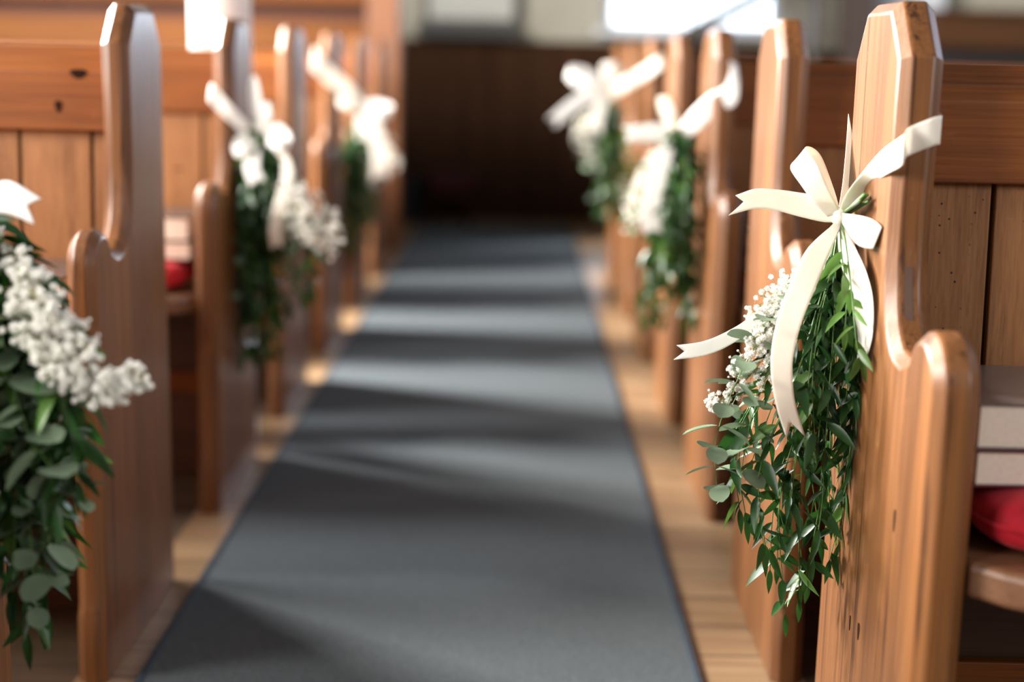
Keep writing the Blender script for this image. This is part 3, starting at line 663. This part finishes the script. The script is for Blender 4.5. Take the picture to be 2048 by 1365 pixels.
# R5
K5 = (1215, 190, 5.0)
posy(K5, 'farthest right posy, a soft white and green blur on the fifth right pew', stems(K5, fan(1200, 1262, 330, 450, 4.95, 14, 3)),
     [(stems(K5, [(1170, 340, 4.95)])[0], 6, .04)],
     [([(1190, 230, 4.97), (1170, 270, 4.95), (1185, 320, 4.95)], 80, .05), ([(1190, 220, 4.97), (1165, 240, 4.95), (1160, 270, 4.95)], 60, .05), ([(1240, 330, 4.97), (1255, 380, 4.9), (1262, 430, 4.9)], 50, .04)],
     [('strap', [(1210, 180, 4.98), (1245, 158, 4.93), (1280, 138, 4.9), (1318, 112, 4.85), (1322, 108, 4.9)], [(1218, 202, 4.98), (1255, 180, 4.93), (1290, 160, 4.9), (1325, 134, 4.85), (1328, 128, 4.9)], 0, ir),
      ('ribbon_tail', [(1215, 182, 4.98), (1180, 180, 4.95), (1145, 196, 4.93), (1095, 238, 4.9)], [(1218, 204, 4.98), (1185, 205, 4.95), (1158, 214, 4.93), (1110, 256, 4.9)], .08, wr),
      ('bow_loop', [(1205, 180, 4.98), (1175, 160, 4.97), (1140, 150, 4.95), (1136, 160, 4.93), (1170, 186, 4.92), (1205, 190, 4.95)], [(1210, 170, 4.98), (1180, 140, 4.97), (1150, 132, 4.95), (1142, 138, 4.93), (1180, 162, 4.92), (1212, 180, 4.95)], 0, wr),
      ('bow_loop', [(1215, 180, 4.98), (1225, 160, 4.97), (1215, 132, 4.95), (1205, 130, 4.93), (1205, 160, 4.92), (1208, 185, 4.95)], [(1222, 184, 4.98), (1245, 165, 4.97), (1240, 132, 4.95), (1228, 126, 4.93), (1222, 155, 4.92), (1218, 182, 4.95)], 0, ir),
      ('ribbon_tail', [(1195, 200, 4.95), (1180, 230, 4.92), (1175, 262, 4.9)], [(1215, 204, 4.95), (1208, 235, 4.92), (1204, 268, 4.9)], .1, ir)], 37, (1240, 172, 4.97))
# L2
K2 = (520, 268, 3.28)
posy(K2, 'posy with white bow and cream tail on the left pew end before the white column', stems(K2, fan(470, 560, 600, 720, 3.25, 16, 5)+fan(475, 580, 450, 600, 3.22, 12, 6)+fan(485, 560, 370, 460, 3.24, 6, 15), -4)+stems(K2, [(610, 600, 3.15), (625, 570, 3.15), (590, 610, 3.17)], 12),
     [(stems(K2, [(600, 540, 3.17)])[0], 7, .04), (stems(K2, [(480, 600, 3.2)])[0], 8, .038)],
     [([(560, 340, 3.25), (610, 400, 3.2), (680, 470, 3.08)], 100, .045), ([(560, 340, 3.25), (590, 420, 3.14), (645, 495, 3.08)], 95, .05), ([(550, 340, 3.25), (580, 380, 3.16), (605, 420, 3.10)], 65, .045), ([(545, 340, 3.25), (560, 400, 3.2), (580, 480, 3.18)], 50, .04)],
     [('strap', [(515, 262, 3.26), (492, 240, 3.24), (468, 215, 3.22), (440, 184, 3.205), (424, 168, 3.20), (419, 180, 3.22)], [(505, 288, 3.26), (478, 262, 3.24), (452, 238, 3.22), (428, 215, 3.205), (418, 204, 3.20), (417, 200, 3.22)], 0, wr),
      ('bow_loop', [(512, 262, 3.26), (500, 220, 3.27), (498, 175, 3.27), (505, 152, 3.26), (512, 200, 3.25), (520, 255, 3.25)], [(522, 262, 3.26), (514, 220, 3.28), (512, 175, 3.28), (514, 154, 3.26), (524, 200, 3.25), (530, 255, 3.25)], 0, wr),
      ('bow_loop', [(520, 265, 3.26), (516, 240, 3.24), (522, 212, 3.22), (532, 205, 3.21), (528, 235, 3.20), (520, 262, 3.22)], [(530, 268, 3.26), (536, 245, 3.24), (542, 215, 3.22), (540, 206, 3.21), (544, 236, 3.20), (534, 266, 3.22)], 0, wr),
      ('bow_loop', [(530, 262, 3.25), (555, 246, 3.24), (578, 262, 3.22), (582, 285, 3.20), (560, 272, 3.19), (535, 272, 3.22)], [(532, 285, 3.25), (552, 280, 3.24), (566, 290, 3.22), (572, 305, 3.20), (552, 300, 3.19), (532, 290, 3.22)], 0, wr),
      ('bow_loop', [(512, 266, 3.25), (490, 266, 3.24), (466, 280, 3.22), (464, 292, 3.20), (486, 286, 3.19), (512, 280, 3.22)], [(514, 288, 3.25), (498, 300, 3.24), (478, 312, 3.22), (472, 316, 3.20), (496, 310, 3.19), (516, 296, 3.22)], 0, wr),
      ('ribbon_tail', [(506, 285, 3.24), (492, 310, 3.20), (488, 340, 3.18), (500, 376, 3.17)], [(528, 288, 3.24), (522, 315, 3.20), (522, 340, 3.18), (536, 366, 3.17)], .10, wr),
      ('ribbon_tail', [(530, 280, 3.24), (560, 320, 3.20), (562, 360, 3.17), (548, 410, 3.15), (538, 460, 3.15), (542, 500, 3.15)], [(548, 278, 3.24), (580, 318, 3.20), (588, 362, 3.17), (576, 412, 3.15), (566, 460, 3.15), (568, 498, 3.15)], .05, ir)], 41, (512, 240, 3.27), br=.0050)
# L4
K4 = (728, 212, 5.0)
posy(K4, 'farthest left posy with a drooping pale bow on a left pew end', stems(K4, fan(688, 740, 380, 500, 4.97, 14, 8)+fan(690, 730, 300, 420, 4.95, 6, 18), -5),
     [(stems(K4, [(740, 330, 4.93)])[0], 6, .04)],
     [([(760, 260, 4.95), (780, 300, 4.9), (795, 330, 4.85)], 40, .04), ([(740, 260, 4.95), (740, 320, 4.93), (750, 380, 4.9)], 50, .035)],
     [('strap', [(728, 200, 4.97), (700, 165, 4.94), (665, 135, 4.91), (632, 98, 4.89), (628, 100, 4.92)], [(716, 222, 4.97), (684, 190, 4.94), (650, 165, 4.91), (626, 142, 4.89), (624, 138, 4.92)], 0, ir),
      ('bow_loop', [(730, 205, 4.97), (750, 200, 4.96), (778, 206, 4.94), (784, 215, 4.91), (760, 216, 4.90), (735, 212, 4.93)], [(732, 226, 4.97), (752, 232, 4.96), (770, 238, 4.94), (778, 236, 4.91), (758, 236, 4.90), (735, 228, 4.93)], 0, wr),
      ('bow_loop', [(724, 206, 4.97), (706, 196, 4.96), (684, 190, 4.94), (678, 196, 4.91), (702, 208, 4.90), (724, 214, 4.93)], [(722, 222, 4.97), (704, 220, 4.96), (686, 214, 4.94), (680, 212, 4.91), (702, 222, 4.90), (722, 226, 4.93)], 0, ir),
      ('ribbon_tail', [(722, 222, 4.95), (732, 260, 4.92), (745, 310, 4.90), (742, 365, 4.88)], [(752, 222, 4.95), (768, 262, 4.92), (780, 310, 4.90), (778, 360, 4.88)], .08, ir),
      ('ribbon_tail', [(718, 222, 4.95), (712, 250, 4.93), (716, 280, 4.92)], [(734, 226, 4.95), (732, 252, 4.93), (738, 284, 4.92)], .1, ir)], 43, (712, 188, 4.98))
# L0: large, close, cut by the left edge
K0 = (-45, 418, 1.56)
posy(K0, 'large close posy at the left frame edge with trailing eucalyptus and white blossom', 
     stems(K0, [(130, 900, 1.52), (150, 850, 1.50), (120, 1100, 1.52), (90, 1240, 1.50), (60, 1270, 1.52), (20, 1200, 1.50), (-10, 1100, 1.55), (-40, 1180, 1.52), (110, 1000, 1.47), (30, 620, 1.52), (60, 780, 1.5), (0, 900, 1.5), (40, 1000, 1.54), (-60, 900, 1.55), (-20, 700, 1.5), (150, 950, 1.46), (10, 1050, 1.5), (60, 1150, 1.53), (-90, 1000, 1.55), (-100, 1200, 1.55), (80, 1080, 1.55), (30, 860, 1.55), (70, 920, 1.55)], 10),
     [([(-20, 560, 1.50), (5, 680, 1.47), (50, 850, 1.45), (110, 950, 1.44)], 8, .065), ([(0, 600, 1.54), (40, 800, 1.5), (90, 980, 1.48), (100, 1180, 1.48)], 9, .048),
      ([(-40, 600, 1.5), (-20, 800, 1.46), (10, 900, 1.44)], 5, .070), ([(10, 620, 1.52), (60, 900, 1.5), (60, 1060, 1.48), (75, 1240, 1.48)], 9, .044), ([(20, 560, 1.52), (100, 740, 1.48), (150, 930, 1.46), (165, 1010, 1.46)], 7, .03)],
     [([(0, 470, 1.52), (30, 520, 1.50), (60, 570, 1.46)], 40, .022), ([(20, 520, 1.50), (80, 600, 1.44), (170, 690, 1.42)], 95, .030), ([(20, 560, 1.50), (100, 690, 1.44), (200, 750, 1.42), (285, 760, 1.42)], 120, .024),
      ([(20, 560, 1.50), (90, 680, 1.44), (160, 770, 1.42), (230, 785, 1.42)], 110, .026), ([(10, 560, 1.50), (60, 660, 1.44), (130, 765, 1.42)], 80, .032), ([(20, 540, 1.50), (90, 620, 1.44), (130, 660, 1.43)], 55, .028)],
     [('ribbon_tail', [(-42, 400, 1.55), (-20, 372, 1.53), (20, 362, 1.51), (84, 398, 1.50)], [(-40, 440, 1.55), (-15, 430, 1.53), (20, 430, 1.51), (70, 450, 1.50)], .13, wr),
      ('bow_loop', [(-45, 410, 1.55), (-60, 370, 1.56), (-90, 330, 1.57), (-100, 320, 1.55), (-80, 370, 1.53), (-50, 415, 1.54)], [(-35, 405, 1.55), (-30, 360, 1.56), (-60, 310, 1.57), (-72, 300, 1.55), (-50, 350, 1.53), (-38, 405, 1.54)], 0, wr),
      ('bow_loop', [(-40, 415, 1.55), (-20, 440, 1.56), (5, 445, 1.57), (8, 452, 1.55), (-15, 450, 1.53), (-40, 430, 1.54)], [(-45, 440, 1.55), (-25, 480, 1.56), (0, 490, 1.57), (4, 492, 1.55), (-20, 488, 1.53), (-45, 445, 1.54)], 0, ir),
      ('ribbon_tail', [(-50, 430, 1.55), (-20, 520, 1.53), (30, 640, 1.53), (90, 740, 1.53), (118, 850, 1.52)], [(-35, 425, 1.55), (10, 500, 1.53), (60, 620, 1.53), (130, 735, 1.53), (165, 835, 1.52)], .06, ir),
      ('strap', [(-45, 415, 1.56), (-60, 380, 1.58), (-85, 330, 1.60)], [(-60, 430, 1.56), (-85, 410, 1.58), (-110, 370, 1.60)], 0, wr)], 47, (-60, 385, 1.58), leafL=.064, br=.0042)

# foliage and ribbons rest against the board they hang on, never inside it
for o in list(bpy.data.objects):
    r_ = o
    while r_.parent: r_ = r_.parent
    if o.type != 'MESH' or not r_.name.startswith('pew_posy') or o.name.startswith('strap'): continue
    right = r_.location.x > 0
    for v in o.data.vertices:
        wx = v.co.x+r_.location.x; wy = v.co.y+r_.location.y
        for fy in (R_far if right else L_far):
            if fy-.49 < wy < fy+.004:
                if right and wx > XR-.0015: v.co.x = XR-.0015-r_.location.x-min(.004, (wx-XR)*.1)
                if not right and wx < XL+.0015: v.co.x = XL+.0015-r_.location.x+min(.004, (XL-wx)*.1)
# ------------------------------------------------------------------ light
w = bpy.data.worlds.new('world'); sc.world = w; w.use_nodes = True
w.node_tree.nodes['Background'].inputs[0].default_value = (.88, .92, 1.0, 1); w.node_tree.nodes['Background'].inputs[1].default_value = .20
def area(name, loc, target, sx, sy, power, c):
    l = bpy.data.lights.new(name, 'AREA'); l.shape = 'RECTANGLE'; l.size = sx; l.size_y = sy; l.energy = power; l.color = c
    o = bpy.data.objects.new(name, l); col.objects.link(o); o.location = loc
    o.rotation_euler = (V(target)-V(loc)).to_track_quat('-Z', 'Y').to_euler(); return o
area('window_light_left_far', (-4.0, 5.4, 2.9), (.4, 1.8, .8), 1.1, 1.3, 1500, (1, .96, .90))
area('window_light_left_near', (-3.8, 1.1, 2.3), (-.3, 3.0, .7), 1.2, 1.4, 240, (1, .95, .88))
area('window_light_left_mid', (-4.0, 3.2, 2.6), (0, 3.4, .5), 1.2, 1.4, 270, (1, .97, .93))
area('window_light_right', (4.2, 3.6, 2.3), (-.5, 3.2, .5), 3.0, 1.3, 50, (.62, .76, 1))
area('fill_light_left_behind', (-3.8, -1.6, 2.4), (.2, 2.2, .8), 1.2, 1.4, 135, (1, .97, .93))  # added front-left fill for ribbons and blossoms, source unseen
area('fill_light_right_behind', (3.8, -1.6, 2.4), (-.2, 2.2, .7), 1.2, 1.4, 85, (1, .96, .91))  # unseen fill added to lift the books, cushions and left panels
# daylight outside the far window
area('window_light_back', (1.03, 9.6, 1.75), (1.03, 8.0, 1.5), 1.1, 1.2, 140, (.72, .84, 1))
bm_ = MB(); bm_.box(-1.2, 3.4, 11.0, 11.02, .2, 4.2)
m, nt, b = mat('bright_sky'); nt.nodes.remove(b); em = nt.nodes.new('ShaderNodeEmission'); em.inputs[0].default_value = (.82, .92, 1, 1); em.inputs[1].default_value = 3.2
nt.links.new(em.outputs[0], nt.nodes['Material Output'].inputs[0])
struct(bm_.build('sky_outside', m), 'bright overcast sky outside the far window')
sc.view_settings.view_transform = 'Standard'; sc.view_settings.look = 'None'; sc.view_settings.gamma = 1; sc.view_settings.exposure = 0.42
sc.view_settings.use_curve_mapping = False
